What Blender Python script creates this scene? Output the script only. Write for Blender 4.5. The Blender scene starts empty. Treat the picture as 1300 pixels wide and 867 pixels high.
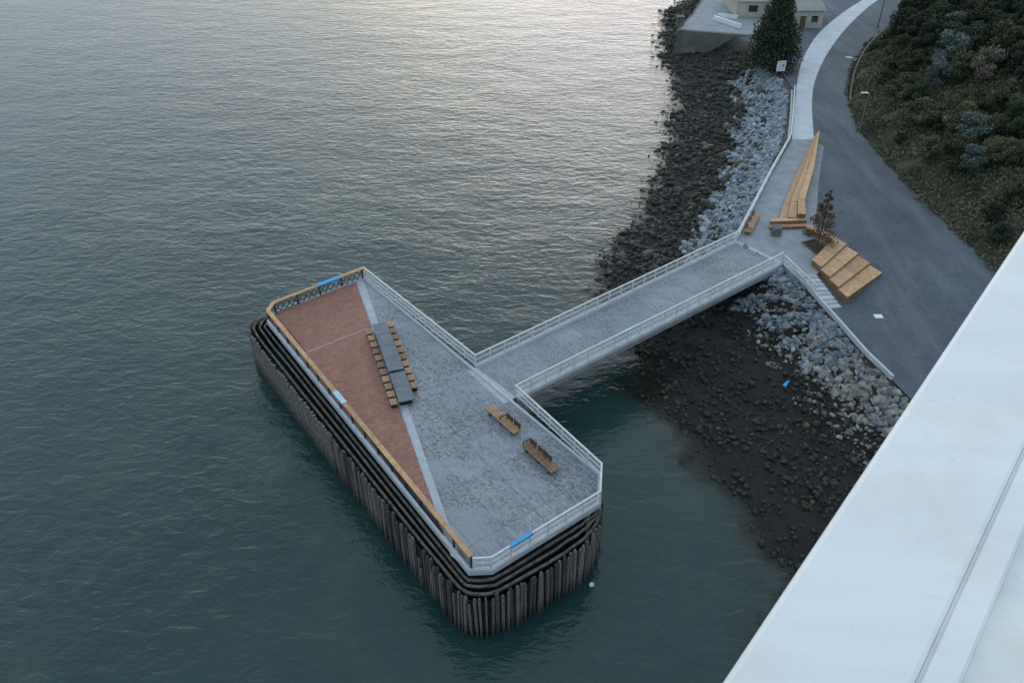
import bpy, bmesh, math, random
import numpy as np
from mathutils import Vector, Matrix
random.seed(7); rng=np.random.default_rng(11)
sc=bpy.context.scene
COL=sc.collection
sc.view_settings.view_transform='Standard'; sc.view_settings.look='None'; sc.view_settings.exposure=0
DZ=4.5; CAMZ=44.5

# ---------------------------------------------------------------- materials
def newmat(name):
    m=bpy.data.materials.new(name); m.use_nodes=True
    nt=m.node_tree; b=nt.nodes['Principled BSDF']
    return m,nt,b
def N(nt,t,**k):
    n=nt.nodes.new(t)
    for a,v in k.items(): setattr(n,a,v)
    return n
def coords(nt,scale=(1,1,1),rotz=0,kind='Object'):
    tc=N(nt,'ShaderNodeTexCoord'); mp=N(nt,'ShaderNodeMapping')
    mp.inputs['Scale'].default_value=scale; mp.inputs['Rotation'].default_value=(0,0,rotz)
    nt.links.new(tc.outputs[kind],mp.inputs[0]); return mp.outputs[0]
def noise(nt,vec,scale,detail=4,rough=.55,dist=0):
    n=N(nt,'ShaderNodeTexNoise'); n.inputs['Scale'].default_value=scale; n.inputs['Detail'].default_value=detail
    n.inputs['Roughness'].default_value=rough; n.inputs['Distortion'].default_value=dist
    nt.links.new(vec,n.inputs['Vector']); return n.outputs['Fac']
def ramp(nt,fac,stops):
    r=N(nt,'ShaderNodeValToRGB'); e=r.color_ramp.elements
    while len(e)<len(stops): e.new(0.5)
    for i,(p,c) in enumerate(stops):
        e[i].position=p
        if not isinstance(c,(tuple,list)): c=(c,c,c)
        e[i].color=(c[0],c[1],c[2],1)
    nt.links.new(fac,r.inputs[0]); return r.outputs[0]
def mix(nt,fac,a,b,mode='MIX'):
    m=N(nt,'ShaderNodeMix',data_type='RGBA',blend_type=mode)
    for s,v in ((0,fac),(6,a),(7,b)):
        if isinstance(v,bpy.types.NodeSocket): nt.links.new(v,m.inputs[s])
        elif s==0: m.inputs[0].default_value=v
        else: m.inputs[s].default_value=(v[0],v[1],v[2],1)
    return m.outputs[2]
def math_(nt,op,a,b=None,clamp=False):
    m=N(nt,'ShaderNodeMath',operation=op); m.use_clamp=clamp
    for i,v in enumerate((a,b)):
        if v is None: continue
        if isinstance(v,bpy.types.NodeSocket): nt.links.new(v,m.inputs[i])
        else: m.inputs[i].default_value=v
    return m.outputs[0]
def bump(nt,b,h,strength=.5,dist=.02):
    n=N(nt,'ShaderNodeBump'); n.inputs['Strength'].default_value=strength; n.inputs['Distance'].default_value=dist
    nt.links.new(h,n.inputs['Height']); nt.links.new(n.outputs[0],b.inputs['Normal'])
def simple(name,c1,c2,scale=3,rough=.7,metal=0,stretch=(1,1,1),bmp=.3,bd=.02,tint=False,randv=0,wet=None):
    m,nt,b=newmat(name); v=coords(nt,stretch)
    n=noise(nt,v,scale,6,.6); col=ramp(nt,n,[(.3,c1),(.7,c2)])
    if tint:
        at=N(nt,'ShaderNodeAttribute',attribute_name='tint')
        col=mix(nt,1,col,at.outputs['Color'],'MULTIPLY')
    if randv:
        oi=N(nt,'ShaderNodeObjectInfo'); f=math_(nt,'ADD',math_(nt,'MULTIPLY',oi.outputs['Random'],randv),1-randv/2)
        cb=N(nt,'ShaderNodeCombineXYZ')
        for i in range(3): nt.links.new(f,cb.inputs[i])
        col=mix(nt,1,col,cb.outputs[0],'MULTIPLY')
    if wet:
        ge=N(nt,'ShaderNodeNewGeometry'); sx=N(nt,'ShaderNodeSeparateXYZ'); nt.links.new(ge.outputs['Position'],sx.inputs[0])
        zz=math_(nt,'ADD',math_(nt,'MULTIPLY',sx.outputs[2],.25),math_(nt,'MULTIPLY',n,.3))
        col=mix(nt,1,col,ramp(nt,zz,[(.15,wet),(.62,1.0)]),'MULTIPLY')
    nt.links.new(col,b.inputs['Base Color']); b.inputs['Roughness'].default_value=rough; b.inputs['Metallic'].default_value=metal
    if bmp: bump(nt,b,noise(nt,v,scale*4,4),bmp,bd)
    return m
ANG=math.atan2(-.8046,.594)
M={}
M['steel']=simple('galvanised_steel',(.52,.54,.56),(.68,.70,.71),4,.5,.0,bmp=0)
M['timber']=simple('new_timber',(.37,.20,.095),(.58,.345,.18),2.2,.65,stretch=(1,1,1),bmp=.2,randv=.35)
M['seat_timber']=simple('seat_timber',(.22,.13,.07),(.46,.28,.16),6,.7,bmp=.2,randv=.7)
M['dark_metal']=simple('black_metal',(.012,.012,.013),(.03,.03,.032),5,.5,bmp=0)
M['lamp_metal']=simple('lamp_metal',(.10,.10,.10),(.16,.16,.16),5,.5,bmp=0)
M['corten']=simple('rusty_steel',(.05,.025,.02),(.10,.05,.035),5,.7,bmp=0)
M['pile']=simple('weathered_pile',(.05,.043,.038),(.27,.235,.21),3.5,.9,stretch=(3,3,.8),bmp=.9,bd=.07,randv=1.1,wet=.2)
M['wale']=simple('weathered_wale',(.03,.026,.023),(.20,.175,.155),3.0,.9,bmp=.8,bd=.06)
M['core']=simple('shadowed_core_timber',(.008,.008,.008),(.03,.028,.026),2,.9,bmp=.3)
M['slab']=simple('deck_concrete',(.34,.35,.36),(.46,.47,.48),1.5,.8,bmp=.1)
M['slate']=simple('table_concrete',(.085,.10,.125),(.14,.16,.19),2,.5,bmp=.05)
M['girder_conc']=simple('girder_concrete',(.22,.21,.21),(.33,.31,.31),1.2,.8,bmp=.1)
M['pale_conc']=simple('pale_concrete',(.40,.42,.45),(.52,.54,.57),1.0,.8,bmp=.1)
M['band']=simple('pale_band_stone',(.34,.36,.40),(.46,.48,.52),1.5,.75,bmp=.1)
M['oldconc']=simple('old_concrete',(.09,.085,.075),(.19,.18,.165),.6,.9,bmp=.4,bd=.05)
M['soil']=simple('dark_soil',(.02,.016,.013),(.05,.04,.03),3,.95)
M['bark']=simple('bark',(.05,.038,.03),(.1,.08,.06),6,.9,stretch=(1,1,.3))
M['blue']=simple('blue_film',(.03,.25,.52),(.05,.36,.68),2,.4,bmp=0)
M['palefilm']=simple('pale_blue_film',(.32,.5,.66),(.45,.6,.72),2,.4,bmp=0)
M['cream']=simple('cream_stucco',(.44,.38,.31),(.54,.47,.39),1,.85,bmp=.1)
M['roof']=simple('roof_sheet',(.22,.21,.2),(.3,.29,.28),.8,.8,bmp=.1)
M['glass']=simple('window_glass',(.02,.025,.03),(.03,.035,.04),1,.1,bmp=0)
M['white']=simple('white_paint',(.68,.7,.72),(.78,.79,.8),1,.5,bmp=0)
M['brownwall']=simple('retaining_timber',(.10,.07,.05),(.2,.145,.1),1.5,.85)
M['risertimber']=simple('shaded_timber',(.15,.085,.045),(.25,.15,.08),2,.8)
M['rock']=simple('riprap_rock',(.11,.13,.155),(.30,.335,.38),1.6,.85,tint=True,bmp=.5,bd=.05)
M['darkrock']=simple('weed_covered_rock',(.005,.006,.004),(.021,.022,.015),1.8,.65,tint=True,bmp=.5,bd=.05)

def deckmat():
    m,nt,b=newmat('stained_pavers'); v=coords(nt,(1,1,1),-ANG)
    br=N(nt,'ShaderNodeTexBrick'); nt.links.new(v,br.inputs['Vector'])
    br.inputs['Scale'].default_value=1; br.inputs['Brick Width'].default_value=.42; br.inputs['Row Height'].default_value=.16
    br.inputs['Mortar Size'].default_value=.012; br.inputs['Bias'].default_value=0
    br.inputs['Color1'].default_value=(.24,.26,.29,1); br.inputs['Color2'].default_value=(.37,.395,.435,1); br.inputs['Mortar'].default_value=(.15,.155,.16,1)
    big=noise(nt,v,.16,3,.5); base=mix(nt,ramp(nt,big,[(.40,0),(.60,.85)]),br.outputs[0],(.33,.355,.39))
    fine=noise(nt,v,14,3,.7); base=mix(nt,.6,base,ramp(nt,fine,[(.3,.65),(.7,1.3)]),'MULTIPLY')
    v2=coords(nt,(.9,1.3,1),-ANG)
    sp=noise(nt,v2,5.2,6,.72); spm=ramp(nt,sp,[(.53,0),(.56,1)])
    sp2=noise(nt,v2,13,3,.6); spm2=ramp(nt,sp2,[(.55,0),(.60,1)]); sm=math_(nt,'MAXIMUM',spm,math_(nt,'MULTIPLY',spm2,.8))
    v3=coords(nt,(.16,.36,1),-ANG); patch=ramp(nt,noise(nt,v3,1.0,5,.6),[(.40,.08),(.54,1)])
    fac=math_(nt,'MULTIPLY',sm,patch); fac=math_(nt,'MULTIPLY',fac,.8)
    col=mix(nt,fac,base,(.085,.09,.082))
    jb=N(nt,'ShaderNodeTexBrick'); nt.links.new(v,jb.inputs['Vector']); jb.offset=0
    jb.inputs['Scale'].default_value=1; jb.inputs['Brick Width'].default_value=4.6; jb.inputs['Row Height'].default_value=2.45; jb.inputs['Mortar Size'].default_value=.03
    jb.inputs['Color1'].default_value=(1,1,1,1); jb.inputs['Color2'].default_value=(.84,.84,.86,1); jb.inputs['Mortar'].default_value=(.6,.6,.6,1)
    col=mix(nt,1,col,jb.outputs[0],'MULTIPLY')
    nt.links.new(col,b.inputs['Base Color']); b.inputs['Roughness'].default_value=.85
    bump(nt,b,sp,.2,.02); return m
M['deck']=deckmat()
def brickmat():
    m,nt,b=newmat('red_brick_paving'); v=coords(nt,(1,1,1),-ANG+math.pi/2)
    br=N(nt,'ShaderNodeTexBrick'); nt.links.new(v,br.inputs['Vector'])
    br.inputs['Scale'].default_value=1; br.inputs['Brick Width'].default_value=.4; br.inputs['Row Height'].default_value=.2
    br.inputs['Mortar Size'].default_value=.014
    br.inputs['Color1'].default_value=(.27,.115,.080,1); br.inputs['Color2'].default_value=(.38,.17,.118,1); br.inputs['Mortar'].default_value=(.17,.10,.08,1)
    n=noise(nt,v,.9,6,.65); col=mix(nt,ramp(nt,n,[(.4,0),(.75,.5)]),br.outputs[0],(.21,.12,.095))
    n2=noise(nt,v,4,5,.7); col=mix(nt,ramp(nt,n2,[(.52,0),(.75,.45)]),col,(.40,.25,.20))
    n3=noise(nt,v,.12,3,.5); col=mix(nt,.5,col,ramp(nt,n3,[(.35,.8),(.65,1.15)]),'MULTIPLY')
    nt.links.new(col,b.inputs['Base Color']); b.inputs['Roughness'].default_value=.9; bump(nt,b,n2,.2,.01); return m
M['brick']=brickmat()
def asphalt():
    m,nt,b=newmat('asphalt'); v=coords(nt)
    n=noise(nt,v,.12,4,.6); n2=noise(nt,v,3.5,6,.7)
    c=ramp(nt,n,[(.3,(.064,.078,.097)),(.7,(.108,.126,.15))]); c=mix(nt,.6,c,ramp(nt,n2,[(.3,.5),(.7,1.25)]),'MULTIPLY')
    v3=coords(nt,(.5,.07,1),.12); c=mix(nt,ramp(nt,noise(nt,v3,1,5,.6),[(.45,0),(.7,.6)]),c,(.16,.175,.195))
    n4=noise(nt,v,.5,5,.7,.5); c=mix(nt,ramp(nt,n4,[(.56,0),(.72,.5)]),c,(.05,.056,.066))
    nt.links.new(c,b.inputs['Base Color']); b.inputs['Roughness'].default_value=.9; bump(nt,b,n2,.3,.02); return m
M['asphalt']=asphalt()
M['plaza']=simple('plaza_concrete',(.20,.22,.25),(.30,.32,.35),.8,.8,bmp=.1)
M['path']=simple('path_concrete',(.42,.45,.5),(.54,.57,.62),.5,.8,bmp=.1)
def groundmat():
    m,nt,b=newmat('shore_ground'); v=coords(nt)
    at=N(nt,'ShaderNodeAttribute',attribute_name='zone'); sp=N(nt,'ShaderNodeSeparateColor'); nt.links.new(at.outputs['Color'],sp.inputs[0])
    n=noise(nt,v,.8,7,.65); n2=noise(nt,v,.25,5,.6); n3=noise(nt,v,2.6,8,.8)
    land=ramp(nt,n,[(.3,(.05,.047,.04)),(.7,(.11,.10,.085))])
    mud=ramp(nt,n3,[(.42,(.002,.003,.002)),(.56,(.008,.008,.006)),(.70,(.034,.032,.025))])
    mud=mix(nt,.8,mud,ramp(nt,n2,[(.35,.5),(.65,1.4)]),'MULTIPLY')
    hill=ramp(nt,n2,[(.3,(.035,.042,.018)),(.5,(.07,.075,.038)),(.7,(.11,.10,.065))])
    c=mix(nt,sp.outputs[0],land,mud); c=mix(nt,sp.outputs[1],c,hill)
    nt.links.new(c,b.inputs['Base Color']); b.inputs['Roughness'].default_value=.75; bump(nt,b,n3,1,.3); return m
M['ground']=groundmat()
def watermat():
    m,nt,b=newmat('river_water'); b.inputs['IOR'].default_value=1.38; b.inputs['Roughness'].default_value=.11
    tc=N(nt,'ShaderNodeTexCoord')
    def mp(s,r):
        k=N(nt,'ShaderNodeMapping'); k.inputs['Scale'].default_value=s; k.inputs['Rotation'].default_value=(0,0,r); nt.links.new(tc.outputs['Object'],k.inputs[0]); return k.outputs[0]
    a=noise(nt,mp((.55,1,1),.22),1.05,3,.5,.7); c=noise(nt,mp((.6,1,1),-.3),2.9,3,.6,.5); d=noise(nt,mp((.6,1,1),.35),.2,2,.5)
    patch=ramp(nt,noise(nt,mp((1,1,1),0),.03,3,.5),[(.3,.65),(.7,1.15)])
    dv=N(nt,'ShaderNodeVectorMath',operation='DISTANCE'); nt.links.new(tc.outputs['Object'],dv.inputs[0]); dv.inputs[1].default_value=(9,44,0)
    mr=N(nt,'ShaderNodeMapRange'); nt.links.new(dv.outputs['Value'],mr.inputs[0]); mr.inputs[1].default_value=8; mr.inputs[2].default_value=30; mr.inputs[3].default_value=.4; mr.inputs[4].default_value=1
    h=math_(nt,'ADD',math_(nt,'MULTIPLY',a,.18),math_(nt,'MULTIPLY',c,.06)); h=math_(nt,'ADD',h,math_(nt,'MULTIPLY',d,.28))
    h=math_(nt,'MULTIPLY',math_(nt,'MULTIPLY',h,patch),mr.outputs[0])
    bump(nt,b,h,1,1)
    big=noise(nt,mp((1,1,1),0),.045,6,.7,1.4); f2=noise(nt,mp((1,.6,1),.5),.5,6,.7,2.0)
    col=ramp(nt,big,[(.32,(.010,.036,.036)),(.55,(.017,.047,.044)),(.7,(.036,.068,.054))])
    col=mix(nt,math_(nt,'MULTIPLY',ramp(nt,f2,[(.60,0),(.66,.4),(.72,0)]),ramp(nt,big,[(.5,0),(.65,.7)])),col,(.10,.13,.115))
    at=N(nt,'ShaderNodeAttribute',attribute_name='depth'); dp=math_(nt,'ADD',at.outputs['Fac'],math_(nt,'MULTIPLY',math_(nt,'SUBTRACT',noise(nt,mp((1,1,1),0),1.2,5,.7),.5),.16))
    col=mix(nt,ramp(nt,dp,[(.02,1),(.55,0)]),col,(.018,.021,.014))
    nt.links.new(col,b.inputs['Base Color']); nt.links.new(ramp(nt,dp,[(.0,.25),(.28,1.0)]),b.inputs['Alpha']); return m
M['water']=watermat()
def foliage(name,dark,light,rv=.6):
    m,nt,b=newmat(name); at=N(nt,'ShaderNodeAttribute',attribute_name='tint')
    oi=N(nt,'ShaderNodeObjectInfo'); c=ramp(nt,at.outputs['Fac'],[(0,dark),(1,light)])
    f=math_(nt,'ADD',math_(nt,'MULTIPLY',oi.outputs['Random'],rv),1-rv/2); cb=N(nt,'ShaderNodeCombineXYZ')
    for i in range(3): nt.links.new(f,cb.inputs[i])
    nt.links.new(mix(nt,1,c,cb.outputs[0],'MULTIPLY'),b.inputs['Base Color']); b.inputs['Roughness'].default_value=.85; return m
M['fgreen']=foliage('green_foliage',(.034,.042,.018),(.125,.13,.06),.6)
M['folive']=foliage('olive_foliage',(.045,.042,.02),(.15,.135,.07),.5)
M['fgrass']=foliage('scrub_grass',(.038,.044,.02),(.13,.13,.068),.1)
M['fdark']=foliage('dark_foliage',(.014,.024,.011),(.06,.078,.038),.5)
M['fblue']=foliage('blue_grey_foliage',(.05,.068,.058),(.19,.225,.195),.3)
M['ftan']=foliage('dry_foliage',(.08,.065,.045),(.28,.235,.16),.2)
M['fred']=foliage('russet_foliage',(.065,.038,.02),(.21,.12,.06),.1)
def girdermat():
    m,nt,b=newmat('bridge_white_paint'); v=coords(nt,(.6,6,6),-math.atan2(.7727,.6347))
    n=noise(nt,v,1.5,6,.6); c=ramp(nt,n,[(.3,(.68,.69,.71)),(.7,(.80,.79,.77))])
    n2=noise(nt,coords(nt,(1,1,1)),6,5,.7); c=mix(nt,ramp(nt,n2,[(.48,0),(.8,.65)]),c,(.63,.58,.48))
    n3=noise(nt,coords(nt,(1,1,1)),40,5,.8); c=mix(nt,ramp(nt,n3,[(.62,0),(.72,.45)]),c,(.45,.42,.37))
    nt.links.new(c,b.inputs['Base Color']); b.inputs['Roughness'].default_value=.5
    bump(nt,b,noise(nt,coords(nt),25,4),.08,.002); return m
M['girder']=girdermat()

# ---------------------------------------------------------------- mesh helpers
def link(o,parent=None):
    COL.objects.link(o)
    if parent is not None: o.parent=parent
    return o
def root(name,loc,label,cat,group=None,rotz=0):
    o=bpy.data.objects.new(name,None); o.location=loc; o.rotation_euler[2]=rotz; o.empty_display_size=.3
    o['label']=label; o['category']=cat
    if group: o['group']=group
    return link(o)
class MB:
    def __init__(s): s.v=[]; s.f=[]
    def add(s,vs,fs):
        k=len(s.v); s.v+= [tuple(x) for x in vs]; s.f+=[tuple(i+k for i in f) for f in fs]
    def beam(s,p,q,w,h,zc=True):
        p=Vector(p); q=Vector(q); d=(q-p).normalized(); side=Vector((d.y,-d.x,0))
        if side.length<1e-4: side=Vector((1,0,0))
        side.normalize(); up=side.cross(d).normalized()
        a=side*w/2; b=up*h/2; vs=[]
        for o in (p,q): vs+=[o-a-b,o+a-b,o+a+b,o-a+b]
        s.add(vs,[(0,1,2,3),(7,6,5,4),(0,4,5,1),(1,5,6,2),(2,6,7,3),(3,7,4,0)])
    def box(s,c,d):
        x,y,z=c; a,b,e=d[0]/2,d[1]/2,d[2]/2
        vs=[(x+i*a,y+j*b,z+k*e) for k in(-1,1) for i,j in((-1,-1),(1,-1),(1,1),(-1,1))]
        s.add(vs,[(3,2,1,0),(4,5,6,7),(0,1,5,4),(1,2,6,5),(2,3,7,6),(3,0,4,7)])
    def cone(s,p,q,r0,r1,n=8):
        p=Vector(p); q=Vector(q); d=(q-p).normalized(); a=d.orthogonal().normalized(); b=d.cross(a); vs=[]
        for o,r in((p,r0),(q,r1)):
            for i in range(n):
                t=2*math.pi*i/n; vs.append(o+(a*math.cos(t)+b*math.sin(t))*r)
        s.add(vs,[(i,(i+1)%n,n+(i+1)%n,n+i) for i in range(n)]+[tuple(range(n))[::-1],tuple(range(n,2*n))])
    def prism(s,poly,z0,z1):
        n=len(poly); ar=sum(poly[i][0]*poly[(i+1)%n][1]-poly[(i+1)%n][0]*poly[i][1] for i in range(n))
        if ar<0: poly=poly[::-1]
        s.add([(x,y,z0) for x,y in poly]+[(x,y,z1) for x,y in poly],[tuple(range(n))[::-1],tuple(range(n,2*n))]+[(i,(i+1)%n,n+(i+1)%n,n+i) for i in range(n)])
    def path(s,pts,w,h,closed=False):
        P=[Vector(p) for p in pts]; n=len(P); rings=[]
        for i in range(n):
            a=P[i-1] if (i>0 or closed) else None; b=P[(i+1)%n] if (i<n-1 or closed) else None
            d=Vector((0,0,0))
            if a is not None: d+=(P[i]-a).normalized()
            if b is not None: d+=(b-P[i]).normalized()
            d.z=0; d.normalize(); sd=Vector((d.y,-d.x,0))*w/2
            if a is not None and b is not None:
                e=(b-P[i]).normalized(); cc=max(.5,abs(d.x*e.x+d.y*e.y)); sd=sd/cc
            z=Vector((0,0,h/2)); rings.append([P[i]-sd-z,P[i]+sd-z,P[i]+sd+z,P[i]-sd+z])
        k=len(s.v)
        for r in rings: s.v+=[tuple(x) for x in r]
        m=n if closed else n-1
        for i in range(m):
            a=k+4*i; b=k+4*((i+1)%n)
            for j in range(4): s.f.append((a+j,a+(j+1)%4,b+(j+1)%4,b+j)[::-1])
        if not closed:
            s.f.append((k,k+1,k+2,k+3)); e=k+4*(n-1); s.f.append((e+3,e+2,e+1,e))
    def obj(s,name,mat,parent=None,local=False,bev=0,smooth=False):
        off=Vector((0,0,0))
        if parent is not None and not local: off=Vector(parent.location)
        me=bpy.data.meshes.new(name); me.from_pydata([(x-off.x,y-off.y,z-off.z) for x,y,z in s.v],[],s.f); me.materials.append(mat)
        bm=bmesh.new(); bm.from_mesh(me); bmesh.ops.recalc_face_normals(bm,faces=bm.faces); bm.to_mesh(me); bm.free()
        if smooth:
            for p in me.polygons: p.use_smooth=True
        o=bpy.data.objects.new(name,me)
        if bev:
            md=o.modifiers.new('bevel','BEVEL'); md.width=bev; md.segments=2; md.limit_method='ANGLE'
        return link(o,parent)
def struct(o): o['kind']='structure'; return o
def tl(o,label,cat,group=None,kind=None):
    o['label']=label; o['category']=cat
    if group: o['group']=group
    if kind: o['kind']=kind
    return o
O0=Vector((-14.2,67.6)); AX=Vector((.594,-.8046)); NX=Vector((.8046,.594))
def L(a,n): p=O0+AX*a+NX*n; return (p.x,p.y)
def z3(p,z): return (p[0],p[1],z)
def lerp(a,b,t): return tuple(a[i]+(b[i]-a[i])*t for i in range(len(a)))
def chaikin(P,it=2):
    for _ in range(it):
        Q=[P[0]]
        for i in range(len(P)-1): Q+=[lerp(P[i],P[i+1],.25),lerp(P[i],P[i+1],.75)]
        P=Q+[P[-1]]
    return P
def resample(P,step):
    out=[]; acc=0
    for i in range(len(P)-1):
        a=Vector(P[i]); b=Vector(P[i+1]); l=(b-a).length; t=acc
        while t<l: out.append(tuple(a+(b-a)*(t/l))); t+=step
        acc=t-l
    return out

# ---------------------------------------------------------------- terrain
def zr_s(y): 
    t=min(1,max(0,(70-y)/9)); return DZ-1.0*t*t*(3-2*t)
def zr(y):
    t=np.clip((70-y)/9,0,1); return DZ-1.0*t*t*(3-2*t)
def drop(p):
    z=zr_s(p[1]); k=(CAMZ-z)/40.0; q=(p[0]*k,p[1]*k); z=zr_s(q[1]); k=(CAMZ-z)/40.0; return (p[0]*k,p[1]*k)
WLl=[(75,300),(48,222),(38.7,189.6),(32.8,179.6),(30.2,164.9),(27.6,150),(28.0,136.7),(26.9,125.4),(23.6,112.5),(20.2,100.4),(16.6,88),(13.0,80.4),(9.9,73.7),(10.2,69.1),(11.3,63.6),(11.8,59.9),(12.3,56.5),(14.6,49.8),(16.1,44.9),(17.4,40.2),(18.2,36),(18.3,33.5),(17.1,27.6),(16,10),(12,-80)]
BTl=[(85,300),(58,222),(46,190),(40,175),(37,165),(36,156),(38.5,149),(40,140),(40.2,130),(40.2,118),(36.0,103.9),(29.9,89.1),(23.9,76.4),(22.6,73),(25.6,68.6)]+[drop(p) for p in [(26.7,66.3),(27.8,59.6),(28.8,53.9),(29.6,50.8),(30.3,47.9),(31.3,35)]]+[(32,10),(30,-80)]
HFl=[(150,300),(112,205),(84,170.5),(68,152),(59.6,140.6),(52.2,126.6),(48.2,116),(45.2,103.9),(44.9,96.1),(44.9,82.9)]+[drop(p) for p in [(45.6,72.2),(45.8,67.6),(46,62.1),(46.3,50)]]+[(48,20),(48,-80)]
far=[(1500,-80),(1500,300)]
def inpoly(X,Y,P):
    r=np.zeros(X.shape,bool); n=len(P)
    for i in range(n):
        x1,y1=P[i]; x2,y2=P[(i+1)%n]
        if y1==y2: continue
        c=((y1>Y)!=(y2>Y))&(X<(x2-x1)*(Y-y1)/(y2-y1)+x1); r^=c
    return r
def dist(X,Y,P):
    d=np.full(X.shape,1e9)
    for (x1,y1),(x2,y2) in zip(P[:-1],P[1:]):
        dx,dy=x2-x1,y2-y1; t=np.clip(((X-x1)*dx+(Y-y1)*dy)/(dx*dx+dy*dy),0,1)
        d=np.minimum(d,np.hypot(X-x1-t*dx,Y-y1-t*dy))
    return d
def wob(X,Y,s):
    return (np.sin(X*1.3*s+2*np.sin(Y*.7*s))+np.sin(Y*1.7*s+1.5*np.sin(X*.9*s+1))+np.sin((X+Y)*.8*s+2))/3
def hfun(X,Y):
    Xw=X+1.3*wob(X,Y,.5)+.8*wob(Y,X,1.7); Yw=Y+.8*wob(Y,X,.6)
    inL=inpoly(Xw,Yw,WLl+far); inB=inpoly(X,Y,BTl+far); inH=inpoly(X,Y,HFl+far)
    d1=dist(Xw,Yw,WLl); d2=dist(X,Y,BTl); d3=dist(X,Y,HFl)
    top=zr(Y)-.12
    t=d1/(d1+d2+1e-6); tt=.64; k=np.clip((t-tt)/(1-tt),0,1)
    zb=np.where(t<tt,1.35*(t/tt),1.35+(top-1.35)*k)
    zb=np.where(t<.9,zb+.22*wob(X,Y,2.1)*t+.14*wob(Y,X,4.3)*np.clip(t*3,0,1),zb)
    z=np.where(inL,zb,-np.minimum(.13*d1,7))
    z=np.where(inB,top,z)
    hh=32*(1-np.exp(-d3*.72/32))+.9*wob(X,Y,.35)*np.clip(d3/6,0,1)+.35*wob(X,Y,1.1)*np.clip(d3/4,0,1)
    z=np.where(inH,top+hh,z)
    return z,inL,inB,inH,t,d3
xs=np.concatenate([[-1500,-600,-250,-120,-60,-30,-12],np.arange(0,110,.5),[112,116,122,130,145,170,210,280,400,700,1500]])
ys=np.concatenate([[-79,-50,-25,-10],np.arange(0,195,.5),[197,202,210,222,240,265,299]])
def gridF(nx,ny):
    idx=np.arange(nx*ny).reshape(ny,nx); return np.stack([idx[:-1,:-1].ravel(),idx[:-1,1:].ravel(),idx[1:,1:].ravel(),idx[1:,:-1].ravel()],1)
X,Y=np.meshgrid(xs,ys); Z,inL,inB,inH,T,D3=hfun(X,Y)
nx,ny=len(xs),len(ys)
V=np.stack([X.ravel(),Y.ravel(),Z.ravel()],1); F=gridF(nx,ny)
def npmesh(name,V,F,mat,smooth=False,tint=None,attr='tint'):
    me=bpy.data.meshes.new(name); me.vertices.add(len(V)); me.vertices.foreach_set('co',V.astype(np.float32).ravel())
    k=F.shape[1]; me.loops.add(F.size); me.loops.foreach_set('vertex_index',F.astype(np.int32).ravel())
    me.polygons.add(len(F)); me.polygons.foreach_set('loop_start',np.arange(0,F.size,k,dtype=np.int32)); me.polygons.foreach_set('loop_total',np.full(len(F),k,dtype=np.int32))
    me.update(calc_edges=True)
    if smooth: me.polygons.foreach_set('use_smooth',np.ones(len(F),bool))
    if tint is not None:
        at=me.attributes.new(attr,'FLOAT_COLOR','POINT'); 
        c=np.ones((len(V),4),np.float32); c[:,:3]=tint if tint.ndim==2 else tint[:,None]; at.data.foreach_set('color',c.ravel())
    me.materials.append(mat); return me
zone=np.zeros((nx*ny,3)); mudm=(~inB)&(~inH); zone[:,0]=np.where(mudm.ravel(),np.clip(1.15-np.clip((T.ravel()-.78)*4,0,1)*.75,0,1),0)
zone[:,1]=np.where(inH.ravel(),np.clip(D3.ravel()/1.0,0,1),0)
g=bpy.data.objects.new('ground',npmesh('ground',V,F,M['ground'],True,zone,'zone')); struct(link(g))
# water sheet, with the local depth stored so the shallows turn clear and brown
wx=np.concatenate([[-3000,-800,-200,-60,-20,-5],np.arange(0,60,.6),[62,80,120,300,3000]])
wy=np.concatenate([[-1000,-300,-79,-30,0],np.arange(15,200,.6),[202,215,240,299,600,6000]])
X2,Y2=np.meshgrid(wx,wy); Z2=hfun(X2,Y2)[0]; dep=np.where((Y2>290)|(Y2<-78)|(X2<-15)|(X2>100),5.0,-Z2)
Vw=np.stack([X2.ravel(),Y2.ravel(),np.zeros(X2.size)],1); dd=np.clip(dep.ravel(),-1,5)
struct(link(bpy.data.objects.new('water',npmesh('water',Vw,gridF(len(wx),len(wy)),M['water'],False,np.clip(dd,0,5),'depth'))))

def sheet(name,poly,mat,dz,parent=None):
    bm=bmesh.new(); vs=[bm.verts.new((x,y,0)) for x,y in poly]; f=bm.faces.new(vs)
    for yy in np.arange(59,72,.75):
        bmesh.ops.bisect_plane(bm,geom=bm.verts[:]+bm.edges[:]+bm.faces[:],plane_co=(0,float(yy),0),plane_no=(0,1,0))
    for v in bm.verts: v.co.z=zr_s(v.co.y)+dz
    bmesh.ops.triangulate(bm,faces=bm.faces[:]); bmesh.ops.recalc_face_normals(bm,faces=bm.faces)
    if sum(f.normal.z for f in bm.faces)<0: bmesh.ops.reverse_faces(bm,faces=bm.faces[:])
    me=bpy.data.meshes.new(name); bm.to_mesh(me); bm.free(); me.materials.append(mat)
    return link(bpy.data.objects.new(name,me),parent)
pathL=chaikin([(35.2,99.1),(40.4,116),(45.2,130.5),(52.2,145.8),(60.3,158.7),(68.7,170.4),(86,192)],2)
pathR=chaikin([(38,99.1),(42.6,116),(47.4,128),(54,141.5),(62.2,155.9),(71.3,170.0),(89,192)],2)
roadR=chaikin([(110,205),(82.6,170.4),(67,151.5),(59.0,140.8),(51.6,126.6),(47.7,116),(44.9,103.9),(44.5,96.1),(44.6,82.9),drop((45.4,72.2)),drop((45.6,67.6)),drop((45.8,62.1)),drop((46,50)),(47.5,20),(47.5,-20)],1)
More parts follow.
